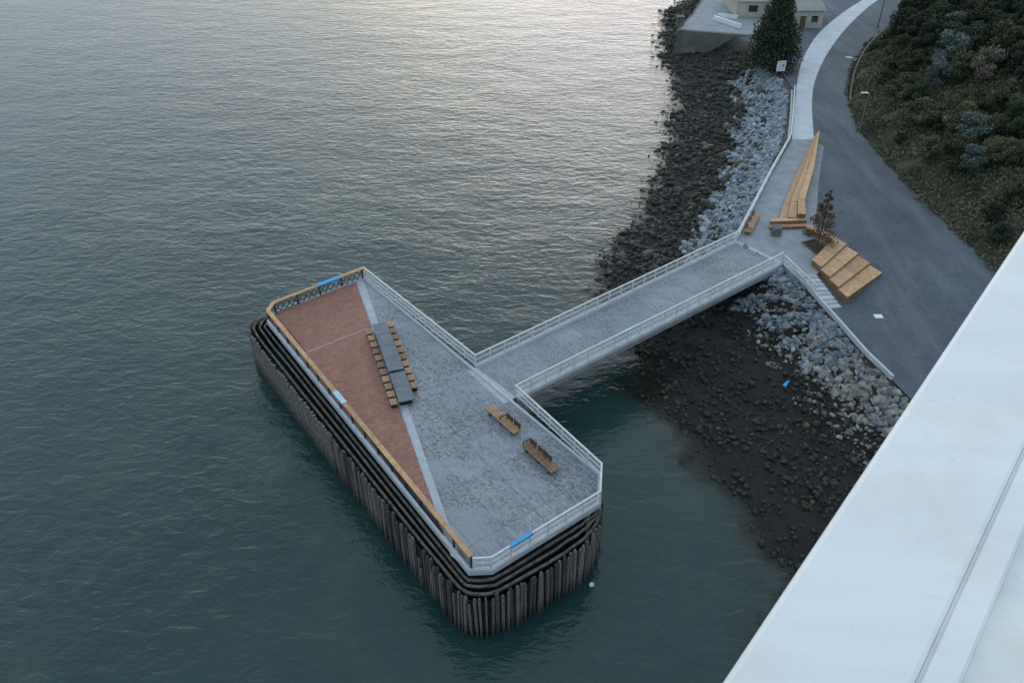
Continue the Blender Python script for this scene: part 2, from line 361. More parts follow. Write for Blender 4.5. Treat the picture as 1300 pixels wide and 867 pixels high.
roadpoly=roadR+[(33,-20),(32.6,20),drop((31.3,38)),drop((30.3,47.9)),drop((29.6,50.8)),drop((28.8,53.9)),drop((27.9,60.0)),(28.6,66.4),(31,72),(31,78),(35,88),(38,98),(37,105),(40.6,117),(41.2,130),(41,140),(43,146),(44,155),(48,205)]
struct(sheet('road',roadpoly,M['asphalt'],0.0))
struct(sheet('footpath',pathL+pathR[::-1],M['path'],.03))
plaza=[(22.4,72.7),(25.8,68.5),(26.2,66.4),(28.6,66.4),(32.5,72.5),(31.6,77),(34.8,86.5),(38.6,97),(38.0,99.1),(35.2,99.1),(30.2,89.1),(24.1,76.4)]
mb=MB(); mb.prism(plaza,DZ-.6,DZ+.012); struct(mb.obj('plaza_pavement',M['plaza']))
mb=MB(); kp=[z3(p,zr_s(p[1])+.02) for p in roadR[4:11]]; mb.path(kp,.18,.12); struct(mb.obj('kerb',M['oldconc']))
quay=[(28.8,149),(40.5,145.5),(46,147),(50,172),(46,190),(39,176),(33.5,160)]
mb=MB(); mb.prism(quay,-3,DZ+.02); q=mb.obj('quay_wall',M['oldconc']); tl(q,'old weathered concrete quay wall beside the rocky shore','quay')
mb=MB(); mb.prism([(29.6,149.6),(40.6,146.3),(46,148),(49.5,171),(45,188),(39.3,175),(34,160)],DZ+.02,DZ+.03); struct(mb.obj('quay_pavement',M['plaza']))

# ---------------------------------------------------------------- rocks
def ico(sub):
    bm=bmesh.new(); bmesh.ops.create_icosphere(bm,subdivisions=sub,radius=1); v=np.array([x.co[:] for x in bm.verts]); f=np.array([[y.index for y in x.verts] for x in bm.faces]); bm.free(); return v,f
def rocks(name,P,R,tint,mat,sub=2):
    bv,bf=ico(sub); nvar=12; vars_=[]
    for i in range(nvar):
        v=bv.copy()
        for _ in range(9):
            d=rng.normal(size=3); d/=np.linalg.norm(d); c=rng.uniform(.35,.75); s=v@d; v=v-np.outer(np.maximum(s-c,0),d)
        v*=1.1+.05*rng.normal(size=(len(v),1)); vars_.append(v)
    n=len(P); VV=np.empty((n,len(bv),3)); q=rng.normal(size=(n,4)); q/=np.linalg.norm(q,axis=1)[:,None]
    sc_=rng.uniform(.6,1.3,size=(n,3))
    for i in range(n):
        w,x,y,z=q[i]; Rm=np.array([[1-2*(y*y+z*z),2*(x*y-z*w),2*(x*z+y*w)],[2*(x*y+z*w),1-2*(x*x+z*z),2*(y*z-x*w)],[2*(x*z-y*w),2*(y*z+x*w),1-2*(x*x+y*y)]])
        vv=(vars_[i%nvar]*sc_[i])@Rm.T; vv[:,2]*=.8; VV[i]=vv*R[i]+P[i]
    FF=(bf[None]+(np.arange(n)*len(bv))[:,None,None]).reshape(-1,3)
    me=npmesh(name,VV.reshape(-1,3),FF,mat,False,np.repeat(tint,len(bv),axis=0))
    return link(bpy.data.objects.new(name,me))
def sample(n,cond,x0,x1,y0,y1):
    out=[]; c=0
    while c<n:
        x=rng.uniform(x0,x1,40000); y=rng.uniform(y0,y1,40000); z,il,ib,ih,t,d3=hfun(x,y); k=cond(x,y,z,il,ib,ih,t,d3)
        out.append(np.stack([x[k],y[k],z[k]],1)); c+=k.sum()
        if k.sum()==0: break
    return np.concatenate(out)[:n]
def inq(x,y): return inpoly(x,y,quay)
P=sample(8600,lambda x,y,z,il,ib,ih,t,d3: il&~ib&(t>np.where(y<68,.77+.08*np.sin(x*1.3+y*.5)+.06*np.sin(y*1.9),.57+.07*np.sin(x*1.1+y*.6)))&(y<131)&(t<.985),10,45,30,131)
R=.18+.34*rng.random(len(P))**1.7; P[:,2]+=R*.1
south=P[:,1]<66; R=np.where(south,R*.88,R)
g_=rng.uniform(.65,1.4,len(P))*np.where(south,.82,1.05); tn=np.stack([g_,g_,g_],1)
brown=(rng.random(len(P))<np.where(south,np.clip((62-P[:,1])/14,.15,.75),.05)); tn[brown]*=np.array([1.2,.98,.74])
tn[rng.random(len(P))<.05]*=1.4
tl(rocks('riprap_rocks',P,R,tn,M['rock']),'blue-grey broken riprap boulders lining the bank','riprap',kind='stuff')
P=sample(19000,lambda x,y,z,il,ib,ih,t,d3: (z>-.4)&~ib&(t<.86)&~inq(x,y)&(y<190)&(wob(x,y,.45)+.5*wob(y,x,1.2)+rng.uniform(-.8,.8,len(x))>-.55),7,45,22,190)
R=.10+.5*rng.random(len(P))**3.2; R=np.where(P[:,1]<68,.09+(R-.1)*.62,R); P[:,2]+=R*.05
g_=rng.uniform(.3,1.8,len(P)); tn=np.stack([g_,g_*rng.uniform(.95,1.2,len(P)),g_*.85],1)
tn[rng.random(len(P))<.03]*=3.5
tl(rocks('tidal_rocks',P,R,tn,M['darkrock'],1),'dark seaweed-covered stones on the tidal mud','rocks',kind='stuff')
P=sample(1700,lambda x,y,z,il,ib,ih,t,d3: il&~ib&(t>.5)&(t<.86)&(((y<66)&(t>.62+.1*wob(x,y,.9)))|(np.sin(x*.5+y*.21)>.5))&(y<131),10,40,34,131)
R=.08+.22*rng.random(len(P))**2; P[:,2]+=R*.25
g_=rng.uniform(.35,1.2,len(P)); tn=np.stack([g_*1.25,g_*1.02,g_*.8],1)
tl(rocks('scattered_stones',P,R,tn,M['rock']),'tan and grey loose stones strewn over the mud','stones',kind='stuff')
P=sample(44,lambda x,y,z,il,ib,ih,t,d3: il&~ib&(t>.15)&(t<.8)&(y<128),9,40,70,128)
for i,p in enumerate(P):
    o=rocks('boulder',np.array([[0,0,0.]]),np.array([rng.uniform(.5,1.0)]),np.array([[1.0,.9,.8]])*rng.uniform(1.2,6.0),M['darkrock'],2); o.location=(p[0],p[1],p[2]+.15)
    tl(o,'brown boulder half sunk in dark tidal rocks','boulder','boulders on the shore')

# ---------------------------------------------------------------- pier
D=[L(1.7,-.7),L(2.2,-9.9),L(3.2,-10.9),L(35.5,-11.8),L(36.3,-10.6),L(36.1,-1.8),L(34.2,0)]
pier=root('viewing_pier',(D[0][0],D[0][1],0),'concrete-decked viewing pier with red brick wedge on old piles','pier')
mb=MB(); mb.prism(D,DZ-.3,DZ); mb.obj('deck_slab',M['slab'],pier)
def inset(P,k):
    out=[]
    for x,y in P:
        a=(x-O0.x)*AX.x+(y-O0.y)*AX.y; n=(x-O0.x)*NX.x+(y-O0.y)*NX.y
        a+= k if a<19 else -k; n+= k if n<-5.5 else -k; out.append(L(a,n))
    return out
mb=MB(); mb.prism(inset(D,.22),DZ,DZ+.004); mb.obj('grey_paving',M['deck'],pier)
brick=[L(3.35,-10.55),L(2.5,-9.75),(-14.5,65.2),(-4.05,34.2),L(34.6,-11.4)]
mb=MB(); mb.prism(brick,DZ+.004,DZ+.010); mb.obj('brick_paving',M['brick'],pier)
mb=MB(); mb.prism([(-14.45,65.35),(-13.8,65.5),(-3.3,33.6),(-3.15,32.75),(-3.75,33.3),(-4.0,34.2)],DZ+.004,DZ+.014); mb.obj('paving_band',M['band'],pier)
mb=MB(); mb.prism([(-3.5,51.6),(-2.9,52.2),(.3,48.4),(-.6,47.6)],DZ+.004,DZ+.014); mb.obj('paving_band',M['band'],pier)
mb=MB(); mb.beam((-16.9,54.0,DZ+.012),(-12.3,57.6,DZ+.012),.06,.008); mb.obj('expansion_joint',M['band'],pier)
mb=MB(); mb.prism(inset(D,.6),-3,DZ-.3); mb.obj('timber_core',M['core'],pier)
mb=MB(); mb.path([z3(p,DZ+.06) for p in inset(D,.1)],.2,.12,closed=True); mb.obj('coping',M['pale_conc'],pier)

# fender
Fp=chaikin([L(.5,-2),L(.5,-10.6),L(1.1,-12.0),L(2.9,-12.5),L(19,-12.65),L(34.2,-12.9),L(36.6,-12.6),L(37.6,-10.9),L(37.6,-5),L(37.3,-3.4),L(36.4,-2.0),L(35.0,-.75),L(33.6,-.2)],2)
fen=root('timber_fender',(Fp[0][0],Fp[0][1],0),'old dark timber pile fender wrapped around the pier','fender')
allp=resample(Fp,.33)
allp=allp[::-1]
pm=MB()
pm.box((0,0,.6),(.18,.18,6.1)); pm.box((0,-.005,3.7),(.13,.12,.1))
base=pm.obj('timber_pile',M['pile'],fen,local=True)
def heading(i,P):
    a=Vector(P[max(0,i-1)]); b=Vector(P[min(len(P)-1,i+1)]); d=b-a; return math.atan2(d.y,d.x)
rest=MB()
for i,p in enumerate(allp):
    hz_=heading(i,allp); zz=random.uniform(-.24,.14)
    if i in (58,59,60): zz-=1.3
    if random.random()<.06: zz-=.55
    if i<99:
        o=base if i==0 else base.copy()
        if i: link(o,fen)
        o.location=(p[0]-fen.location.x+random.uniform(-.06,.06),p[1]-fen.location.y+random.uniform(-.06,.06),zz)
        o.rotation_euler=(random.uniform(-.02,.02),random.uniform(-.035,.035),hz_); o.scale=(random.uniform(.6,1.25),random.uniform(.8,1.25),1)
    else:
        d_=Vector((math.cos(hz_),math.sin(hz_),0))*.09; c_=Vector((p[0],p[1],.6+zz))
        s_=Vector((-d_.y,d_.x,0))*random.uniform(.8,1.1)
        rest.add([c_-d_-s_+Vector((0,0,-2.9)),c_+d_-s_+Vector((0,0,-2.9)),c_+d_+s_+Vector((0,0,-2.9)),c_-d_+s_+Vector((0,0,-2.9)),c_-d_-s_+Vector((0,0,3.05)),c_+d_-s_+Vector((0,0,3.05)),c_+d_+s_+Vector((0,0,3.05)),c_-d_+s_+Vector((0,0,3.05))],[(3,2,1,0),(4,5,6,7),(0,1,5,4),(1,2,6,5),(2,3,7,6),(3,0,4,7)])
if rest.v:
    o=rest.obj('remaining_piles',M['pile'],fen); o['kind']='stuff'
def nearest_on(P,q):
    best=None; bd=1e9; q=Vector(q)
    for i in range(len(P)):
        a=Vector(P[i]); b=Vector(P[(i+1)%len(P)]); t=max(0,min(1,(q-a).dot(b-a)/(b-a).length_squared)); c=a+(b-a)*t
        if (c-q).length<bd: bd=(c-q).length; best=c
    return best
for fr,zc,w,h in ((.16,3.98,.12,.14),(.42,3.82,.13,.13),(.72,3.62,.14,.16)):
    pts=[]
    for p in Fp:
        c=nearest_on(D,p); q=c+(Vector(p)-c)*fr; pts.append((q.x+random.uniform(-.03,.03),q.y+random.uniform(-.03,.03),zc+random.uniform(-.03,.03)))
    mb=MB(); mb.path(pts,w,h); mb.obj('wale',M['wale'],fen)
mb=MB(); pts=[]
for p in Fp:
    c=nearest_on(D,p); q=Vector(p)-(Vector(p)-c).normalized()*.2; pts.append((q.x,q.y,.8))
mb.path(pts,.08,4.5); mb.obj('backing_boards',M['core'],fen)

# ---------------------------------------------------------------- footbridge
BL=[(-2.9,52.2),(22.4,72.7)]; BR=[(.3,48.4),(25.8,68.5)]
br=root('footbridge',(BL[0][0],BL[0][1],DZ),'concrete footbridge linking the pier to the shore','bridge')
def off(p,q,k):
    d=(Vector(q)-Vector(p)).normalized(); n=Vector((d.y,-d.x)); return [tuple(Vector(p)+n*k),tuple(Vector(q)+n*k)]
mb=MB(); mb.prism([BL[0],BL[1],BR[1],BR[0]],DZ-.25,DZ-.002); mb.obj('bridge_deck',M['slab'],br)
a=off(*BL,.25); c=off(*BR,-.25); mb=MB(); mb.prism([a[0],a[1],c[1],c[0]],DZ-.002,DZ+.003); mb.obj('bridge_paving',M['deck'],br)
for (pq,s) in ((BL,-.05),(BR,.05)):
    e=off(*pq,s); mb=MB(); mb.beam(z3(e[0],DZ-.07),z3(e[1],DZ-.07),.34,.34); mb.obj('edge_beam',M['pale_conc'],br,bev=.02)
    e=off(*pq,s*-.6); mb=MB(); mb.beam(z3(e[0],DZ-.51),z3(e[1],DZ-.51),.3,.52); mb.obj('edge_girder',M['girder_conc'],br,bev=.02)
e=off(*BL,2.6); mb=MB(); mb.beam(z3(e[0],DZ-.65),z3(e[1],DZ-.65),1.2,.78); mb.obj('box_girder',M['oldconc'],br)
mb=MB(); mb.prism([(21.6,73),(25.2,67.8),(27.5,69.2),(24,74.2)],-1,DZ-.6); mb.obj('abutment',M['oldconc'],br)
mb=MB(); mb.prism([(22.25,72.55),(25.6,68.35),(25.95,68.6),(22.65,72.85)],DZ+.012,DZ+.02); mb.obj('end_band',M['band'],br)

# ---------------------------------------------------------------- railings
def railing(pts,label,spacing=1.5,h=1.07,name='metal_railing',ends=True):
    r=root(name,pts[0],label,'railing','pale metal railings around the pier')
    for zz,w,hh,nm in ((h,.12,.07,'handrail'),(h*.58,.05,.05,'middle_rail'),(.14,.06,.06,'bottom_rail')):
        mb=MB(); mb.path([(x,y,z+zz) for x,y,z in pts],w,hh); mb.obj(nm,M['steel'],r)
    mb=MB()
    for zz in (.28,.4,.5,.72,.84,.95): mb.path([(x,y,z+h*zz) for x,y,z in pts],.016,.016)
    mb.obj('wire_infill',M['steel'],r)
    pm=MB(); pm.box((0,0,h/2),(.09,.09,h)); first=None
    for i in range(len(pts)-1):
        a=Vector(pts[i]); b=Vector(pts[i+1]); l=(b-a).length; n=max(1,round(l/spacing)); ang=math.atan2(b.y-a.y,b.x-a.x)
        for j in range(n+(1 if i==len(pts)-2 else 0)):
            p=a+(b-a)*(j/n)
            if first is None: o=pm.obj('post',M['steel'],r,local=True); first=o
            else: o=first.copy(); link(o,r)
            o.location=p-Vector(pts[0]); o.rotation_euler=(0,0,ang)
    return r
z=DZ+.1
railing([z3(D[0],z),(-2.9,52.2,z),(22.4,72.7,z)],'pale galvanised railing along the shoreward deck edge and footbridge')
railing([(25.8,68.5,z),(.3,48.4,z),z3(L(34.15,-.1),z),z3(L(36.0,-1.85),z),z3(L(36.2,-10.6),z),z3(L(35.6,-11.5),z)],'pale galvanised railing along the footbridge and deck end')
railing([(22.6,73.2,DZ),(24.1,76.4,DZ),(30.1,89.1,DZ),(35.0,99.1,DZ),(38.2,109.5,DZ),(40.6,117.5,DZ)],'slim pale railing along the plaza edge above riprap',2.4,.8)
railing([(25.9,68.3,DZ),(26.3,66.6,DZ),z3(drop((27.3,63.0)),zr_s(65)-.1)],'short pale railing beside the concrete stairs',1.2,1.0)
mb=MB(); mb.path([z3(drop((26.6,66.5)),DZ+.05)]+[z3(p,zr_s(p[1])+.15) for p in [drop((27.4,61.8)),drop((27.8,59.6)),drop((28.8,53.9)),drop((29.7,50.6))]],.22,.45)
tl(mb.obj('low_wall',M['pale_conc']),'low white concrete wall topping the riprap bank','wall')
mb=MB(); mb.path([(22.3,73.2,DZ+.02),(23.85,76.4,DZ+.02),(29.85,89.1,DZ+.02),(34.8,99.1,DZ+.02),(38.0,109.5,DZ+.02),(40.3,117.5,DZ+.02)],.24,.22)
tl(mb.obj('edge_kerb_wall',M['pale_conc']),'low pale concrete edge wall above the riprap','wall')

# timber capped railing
cap=[z3(L(1.8,-.9),DZ),z3(L(2.4,-9.75),DZ),z3(L(3.3,-10.65),DZ),z3(L(35.4,-11.5),DZ)]
r=root('timber_capped_railing',cap[0],'dark lattice railing with a broad orange timber cap','railing')
for i in range(3):
    a=Vector(cap[i]); b=Vector(cap[i+1]); n=max(1,round((b-a).length/3)); d=(b-a)/n
    for j in range(n):
        mb=MB(); p=a+d*j+d.normalized()*(.012 if j else -.1 if i==0 else .0); q=a+d*(j+1)
        mb.beam((p.x,p.y,DZ+1.12+random.uniform(-.004,.004)),(q.x,q.y,DZ+1.12),.36,.09)
        mb.obj('timber_cap',M['timber'],r,bev=.01)
mb=MB()
for zz in (.12,.3,.48,.66,.84): mb.path([(x,y,zz+DZ) for x,y,_ in cap[1:]],.03,.03)
mb.path([(x,y,1.04+DZ) for x,y,_ in cap],.1,.06); mb.path([(x,y,.1+DZ) for x,y,_ in cap[:2]],.06,.06)
mb.obj('bar_infill',M['dark_metal'],r)
mb=MB(); a=Vector(cap[0]); b=Vector(cap[1]); l=(b-a).length; n=16; d=(b-a)/n
for j in range(n):
    p=a+d*j; q=a+d*(j+1); mb.beam((p.x,p.y,DZ+.12),(q.x,q.y,DZ+1.02),.05,.05); mb.beam((p.x,p.y,DZ+1.02),(q.x,q.y,DZ+.12),.05,.05)
mb.obj('lattice_panel',M['dark_metal'],r)
pm=MB(); pm.box((0,0,.52),(.09,.12,1.04)); first=None
for i in range(3):
    a=Vector(cap[i]); b=Vector(cap[i+1]); n=max(1,round((b-a).length/2)); 
    for j in range(n+(1 if i==2 else 0)):
        p=a+(b-a)*(j/n)
        if first is None: o=pm.obj('post',M['dark_metal'],r,local=True); first=o
        else: o=first.copy(); link(o,r)
        o.location=p-Vector(cap[0]); o.rotation_euler=(0,0,math.atan2(b.y-a.y,b.x-a.x))
def strip(p,q,w,z,mat,label):
    mb=MB(); p=Vector(z3(p,z)); q=Vector(z3(q,z)); mb.beam(p,q,w,.012); d=(q-p).normalized(); s=Vector((d.y,-d.x,0))*(w/2)
    for sg in(-1,1):
        a=p+s*sg; b=q+s*sg; mb.beam(a+Vector((0,0,-.06)),b+Vector((0,0,-.075)),.01,.13)
    tl(mb.obj('protective_film',mat),label,'film','film strips on the railings')
def on(a,b,t): return (a[0]+(b[0]-a[0])*t,a[1]+(b[1]-a[1])*t)
strip(on(cap[0],cap[1],.26),on(cap[0],cap[1],.52),.40,DZ+1.178,M['blue'],'bright blue film over the timber rail cap')
strip(on(cap[2],cap[3],.415),on(cap[2],cap[3],.465),.40,DZ+1.178,M['palefilm'],'pale blue film over the timber rail cap')
strip((8.9,55.18),(10.4,56.36),.2,DZ+1.215,M['palefilm'],'pale blue film wrapped on the bridge handrail')
strip(L(36.17,-9.2),L(36.12,-7.5),.28,DZ+1.215,M['blue'],'bright blue film wrapped on the deck end handrail')

# ---------------------------------------------------------------- table, stools, benches
dv=Vector((.319,-.948,0)); ev=Vector((.948,.319,0)); tang=math.atan2(dv.y,dv.x)
tb=root('communal_table',(-9.6,52.6,DZ),'long slate-grey concrete communal table in two sections','table',rotz=tang)
def tops(x0,x1,y0,y1,z,nm='table_top'):
    mb=MB(); n=max(1,round((x1-x0)/1.85)); w=(x1-x0)/n
    for i in range(n): mb.box((x0+w*(i+.5),(y0+y1)/2,z-.05),(w-.03,y1-y0,.1))
    return mb.obj(nm,M['slate'],tb,local=True,bev=.01)
tops(-4.9,1.9,-.62,.62,.78); tops(2.05,5.7,-.6,.6,.70)
for x in (-4.3,-2.4,-.5,1.3,2.7,5.1):
    mb=MB(); mb.box((x,0,.33),(.16,.9,.66)); mb.box((x,0,.02),(.4,1.0,.04)); mb.obj('leg',M['dark_metal'],tb,local=True)
def stool(loc,ang,first=None):
    r=root('stool',loc,'small timber-topped stool beside the long table','stool','stools along the long table',ang+random.uniform(-.04,.04))
    if first is None:
        mb=MB()
        for y in(-.18,0,.18): mb.box((0,y,.42),(.7,.165,.1))
        a=mb.obj('seat',M['seat_timber'],r,local=True,bev=.01)
        mb=MB(); mb.box((0,0,.19),(.3,.34,.36)); mb.box((0,0,.015),(.45,.45,.03)); mb.box((-.3,0,.2),(.05,.4,.4)); b=mb.obj('pedestal',M['dark_metal'],r,local=True); return (a,b)
    for c in first: link(c.copy(),r)
    return first
f=None
c0=Vector((-9.6,52.6,DZ+.015))
for i in range(11): f=stool(c0+dv*(-4.4+i*.96)-ev*.95,tang,f)
for i in range(10): f=stool(c0+dv*(-4.9+i*.96)+ev*.95,tang,f)
def bench(p,q,z,backs,label,side=1,mt='timber'):
    p=Vector(p); q=Vector(q); l=(q-p).length; c=(p+q)/2; r=root('bench',(c.x,c.y,z),label,'bench','timber benches on the pier and plaza',math.atan2(q.y-p.y,q.x-p.x))
    mb=MB(); n=5; w=l/n
    for i in range(n):
        for y in (-.24,0,.24): mb.box((-l/2+w*(i+.5),y,.38),(w-.03,.22,.16))
    mb.obj('seat',M[mt],r,local=True,bev=.012)
    for x in (-l*.38,0,l*.38):
        mb=MB(); mb.box((x,0,.155),(.2,.56,.3)); mb.obj('leg',M['dark_metal'],r,local=True)
    for x in backs:
        mb=MB(); mb.beam((x*l-.35,side*.3,.72),(x*l+.35,side*.3,.72),.08,.36)
        for s in(-.3,.3): mb.beam((x*l+s,side*.24,.3),(x*l+s,side*.32,.92),.06,.07)
        mb.obj('backrest',M['corten'],r,local=True)
    for x in (backs[0]-.13,):
        mb=MB(); mb.beam((x*l,-.3,.68),(x*l,.3,.68),.1,.06); mb.beam((x*l,-.27,.4),(x*l,-.27,.66),.06,.06); mb.obj('armrest',M['corten'],r,local=True)
bench((-1.7,46.8),(.4,44.05),DZ+.01,[.12,.38],'timber plank bench with rusty steel backrest on grey paving',1,'seat_timber')
bench((.95,42.85),(2.95,40.1),DZ+.01,[-.35,-.08,.15],'timber plank bench with several rusty steel backrests',1,'seat_timber')
bench((23.75,74.0),(25.75,78.2),DZ+.02,[-.3,.05,.35],'dark timber bench by the plaza railing',1,'seat_timber')

# ---------------------------------------------------------------- timber terraces
ta=root('timber_terrace_seating',(30,85,DZ),'long tapering timber terrace of stepped seating beside the road','seating')
Lp=[(38.1,99.6),(33.4,89.6),(29.2,80.6),(27.6,76.6)]; Rp=[(38.4,98.9),(34.4,87.8),(31.0,79.6),(30.2,76.4)]
def planks(mb,A0,A1,B0,B1,z0,z1,rows,cols,g=.012):
    for r_ in range(rows):
        a0=r_/rows; a1=(r_+1)/rows; 
        for c_ in range(cols):
            u0=c_/cols; u1=(c_+1)/cols
            P4=[lerp(lerp(A0,B0,s),lerp(A1,B1,s),u) for s,u in((a0,u0),(a0,u1),(a1,u1),(a1,u0))]
            cx=sum(p[0] for p in P4)/4; cy=sum(p[1] for p in P4)/4
            Q=[]
            for p in P4:
                dx,dy=cx-p[0],cy-p[1]; l=math.hypot(dx,dy); Q.append((p[0]+dx/l*g*2,p[1]+dy/l*g*2))
            mb.prism(Q,z0,z1)
for k in range(3):
    z0=.42*(k+1)-.05; t0=k/3; t1=(k+1)/3
    a=[lerp(Lp[i],Rp[i],t0) for i in range(4)]; b=[lerp(Lp[i],Rp[i],t1) for i in range(4)]
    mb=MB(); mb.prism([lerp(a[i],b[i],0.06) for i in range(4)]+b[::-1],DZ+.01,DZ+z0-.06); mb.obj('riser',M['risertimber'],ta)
    for i in range(3):
        mb=MB(); planks(mb,a[i],a[i+1],b[i],b[i+1],DZ+z0-.058,DZ+z0,3,1,.015)
        mb.obj('tread',M['timber'],ta)
for k,(y0,y1,zz) in enumerate(((75.15,75.75,.34),(75.75,76.35,.70))):
    x0=26.3+.2*k
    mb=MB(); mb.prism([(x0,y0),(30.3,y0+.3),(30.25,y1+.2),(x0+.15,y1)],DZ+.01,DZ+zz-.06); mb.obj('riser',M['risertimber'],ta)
    mb=MB(); planks(mb,(x0,y0),(30.32,y0+.3),(x0+.15,y1),(30.27,y1+.2),DZ+zz-.058,DZ+zz,2,2,.01); mb.obj('tread',M['timber'],ta)
tb2=root('timber_steps',(31,67,zr_s(64)),'broad stepped timber platform descending to the asphalt','steps')
bl=(28.5,68.1); brr=(32.1,72.6); frr=(34.9,66.9); fl=(30.2,62.6)
zt=[DZ+.62,DZ+.38,DZ+.15,DZ-.08]
for k in range(4):
    s0=k/4; s1=(k+1)/4; A=lerp(bl,fl,s0); B=lerp(brr,frr,s0); C=lerp(brr,frr,s1); Dd=lerp(bl,fl,s1)
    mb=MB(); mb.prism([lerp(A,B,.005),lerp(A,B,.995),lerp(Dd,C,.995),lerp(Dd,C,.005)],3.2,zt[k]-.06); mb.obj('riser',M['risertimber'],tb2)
    for c_ in range(2):
        mb=MB(); planks(mb,lerp(A,B,c_/2),lerp(A,B,(c_+1)/2),lerp(Dd,C,c_/2),lerp(Dd,C,(c_+1)/2),zt[k]-.058,zt[k],4,1,.014); mb.obj('tread',M['timber'],tb2)
mb=MB()
mb.prism([(31.7,72.2),(32.05,72.9),(30.3,75.1),(29.8,74.6),(30.9,73.3)],DZ+.012,DZ+.56); mb.obj('side_riser',M['risertimber'],tb2)
mb=MB(); mb.prism([(31.75,72.2),(32.1,72.92),(30.32,75.16),(29.74,74.6),(30.86,73.28)],DZ+.562,DZ+.622); mb.obj('side_tread',M['timber'],tb2)
cs=root('concrete_stairs',(27.5,66,zr_s(62)),'pale concrete stairs descending beside the low white wall','stairs')
sa,sb=(26.8,66.4),(28.4,66.4); ea,eb=drop((27.75,60.4)),drop((29.0,60.7))
for k in range(8):
    mb=MB(); t0,t1=k/8,(k+1)/8; mb.prism([lerp(sa,ea,t0),lerp(sb,eb,t0),lerp(sb,eb,t1),lerp(sa,ea,t1)],3.2,DZ+.06-.12*k); mb.obj('step',M['pale_conc'] if k%2 else M['slab'],cs,bev=.015)
mb=MB(); pit=[(28.9,72.5),(30.4,73.2),(31.1,71.8),(29.7,69.9)]; mb.prism(pit,DZ+.012,DZ+.03); struct(mb.obj('planting_bed',M['soil']))
mb=MB(); mb.path([z3(p,DZ+.05) for p in pit],.14,.1,closed=True); struct(mb.obj('bed_kerb',M['brownwall']))
r=root('information_plinth',(26.7,74.1,DZ),'squat dark stone plinth with slanted information panel','plinth')
mb=MB(); mb.add([(-.45,-.35,0),(.45,-.35,0),(.45,.35,0),(-.45,.35,0),(-.45,-.35,.85),(.45,-.35,.85),(.45,.35,1.1),(-.45,.35,1.1)],[(0,1,2,3),(4,5,6,7),(0,1,5,4),(1,2,6,5),(2,3,7,6),(3,0,4,7)]); mb.obj('block',M['oldconc'],r,local=True,bev=.02)
mb=MB(); mb.add([(-.36,-.28,.886),(.36,-.28,.886),(.36,.28,1.086),(-.36,.28,1.086)],[(0,1,2,3)]); mb.obj('panel',M['slate'],r,local=True)
cp=drop((31.8,59.4)); mb=MB(); mb.box((cp[0],cp[1],zr_s(cp[1])+.012),(.75,.6,.024)); mb.box((cp[0],cp[1],zr_s(cp[1])+.03),(.6,.45,.012)); tl(mb.obj('access_cover',M['white']),'small white square access cover on the asphalt','cover')
mb=MB(); zz=float(hfun(np.array([22.9]),np.array([54.]))[0][0]); mb.cone((22.7,53.7,zz+.15),(23.0,54.0,zz+.35),.2,.12,7); mb.cone((23.0,54,zz+.35),(23.2,54.1,zz+.5),.12,.04,7); tl(mb.obj('plastic_bag',M['blue']),'crumpled bright blue plastic bag among the rocks','bag')
r=root('buoy',(5.2,34.6,0),'small white mooring buoy floating beside the pier','buoy')
mb=MB(); prof=[(.04,-.1),(.14,-.05),(.19,.05),(.14,.15),(.04,.2)]
for (a,b),(c,d) in zip(prof[:-1],prof[1:]): mb.cone((0,0,b),(0,0,d),a,c,12)
mb.obj('float',M['white'],r,local=True,smooth=True)

# ---------------------------------------------------------------- trees
def leaves(name,clumps,n,leaf,mat,flat=.8,surf=.5):
    C=[];T_=[]
    for (c,rad) in clumps:
        d=rng.normal(size=(n,3)); d/=np.linalg.norm(d,axis=1)[:,None]; rr=rad*rng.random(n)**surf
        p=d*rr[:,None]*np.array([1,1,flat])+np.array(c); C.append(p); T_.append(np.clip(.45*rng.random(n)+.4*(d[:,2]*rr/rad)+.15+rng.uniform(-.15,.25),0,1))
    C=np.concatenate(C); T_=np.concatenate(T_); m=len(C)
    a=rng.normal(size=(m,3)); a/=np.linalg.norm(a,axis=1)[:,None]; b=rng.normal(size=(m,3)); b-=a*(a*b).sum(1)[:,None]; b/=np.linalg.norm(b,axis=1)[:,None]
    s=leaf*rng.uniform(.6,1.3,(m,1)); a*=s; b*=s*.6
    VV=np.stack([C-a,C-b,C+a,C+b],1).reshape(-1,3); FF=np.arange(m*4).reshape(-1,4)
    return npmesh(name,VV,FF,mat,False,np.repeat(T_,4))
def trunk_mesh(h,r,clumps):
    mb=MB(); pts=[(0,0,-.5),(.1,.05,h*.35),(.0,.15,h*.7),(.05,.1,h*.95)]; rs=[r,r*.75,r*.45,r*.12]
    for i in range(3): mb.cone(pts[i],pts[i+1],rs[i],rs[i+1],7)
    for c,rad in clumps: mb.cone((.05,.1,min(c[2]*.6,h*.7)),c,r*.3,r*.06,5)
    return mb
def variant(kind,mat,h,w,nc,n,leaf,cr):
    cl=[]
    for i in range(nc):
        if kind=='round':
            th=i*2.4+random.random(); u=random.random()**.5; zc=h*(.2+.75*random.random()); k=math.sin(math.pi*min(.95,max(.3,(zc/h))))**.5
            cl.append(((math.cos(th)*w*u*k*.75,math.sin(th)*w*u*k*.75,zc),cr*random.uniform(.7,1.25)))
        else:
            t=i/nc; zc=h*(.08+.90*t); rr=w*(1-t)**.75*random.uniform(.45,.95); th=i*2.4
            cl.append(((math.cos(th)*rr*.75,math.sin(th)*rr*.75,zc),cr*(1.15-.7*t)*random.uniform(.8,1.2)))
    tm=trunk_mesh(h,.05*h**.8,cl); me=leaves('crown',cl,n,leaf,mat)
    t=tm.obj('trunk',M['bark'],None); tme=t.data; bpy.data.objects.remove(t); return tme,me
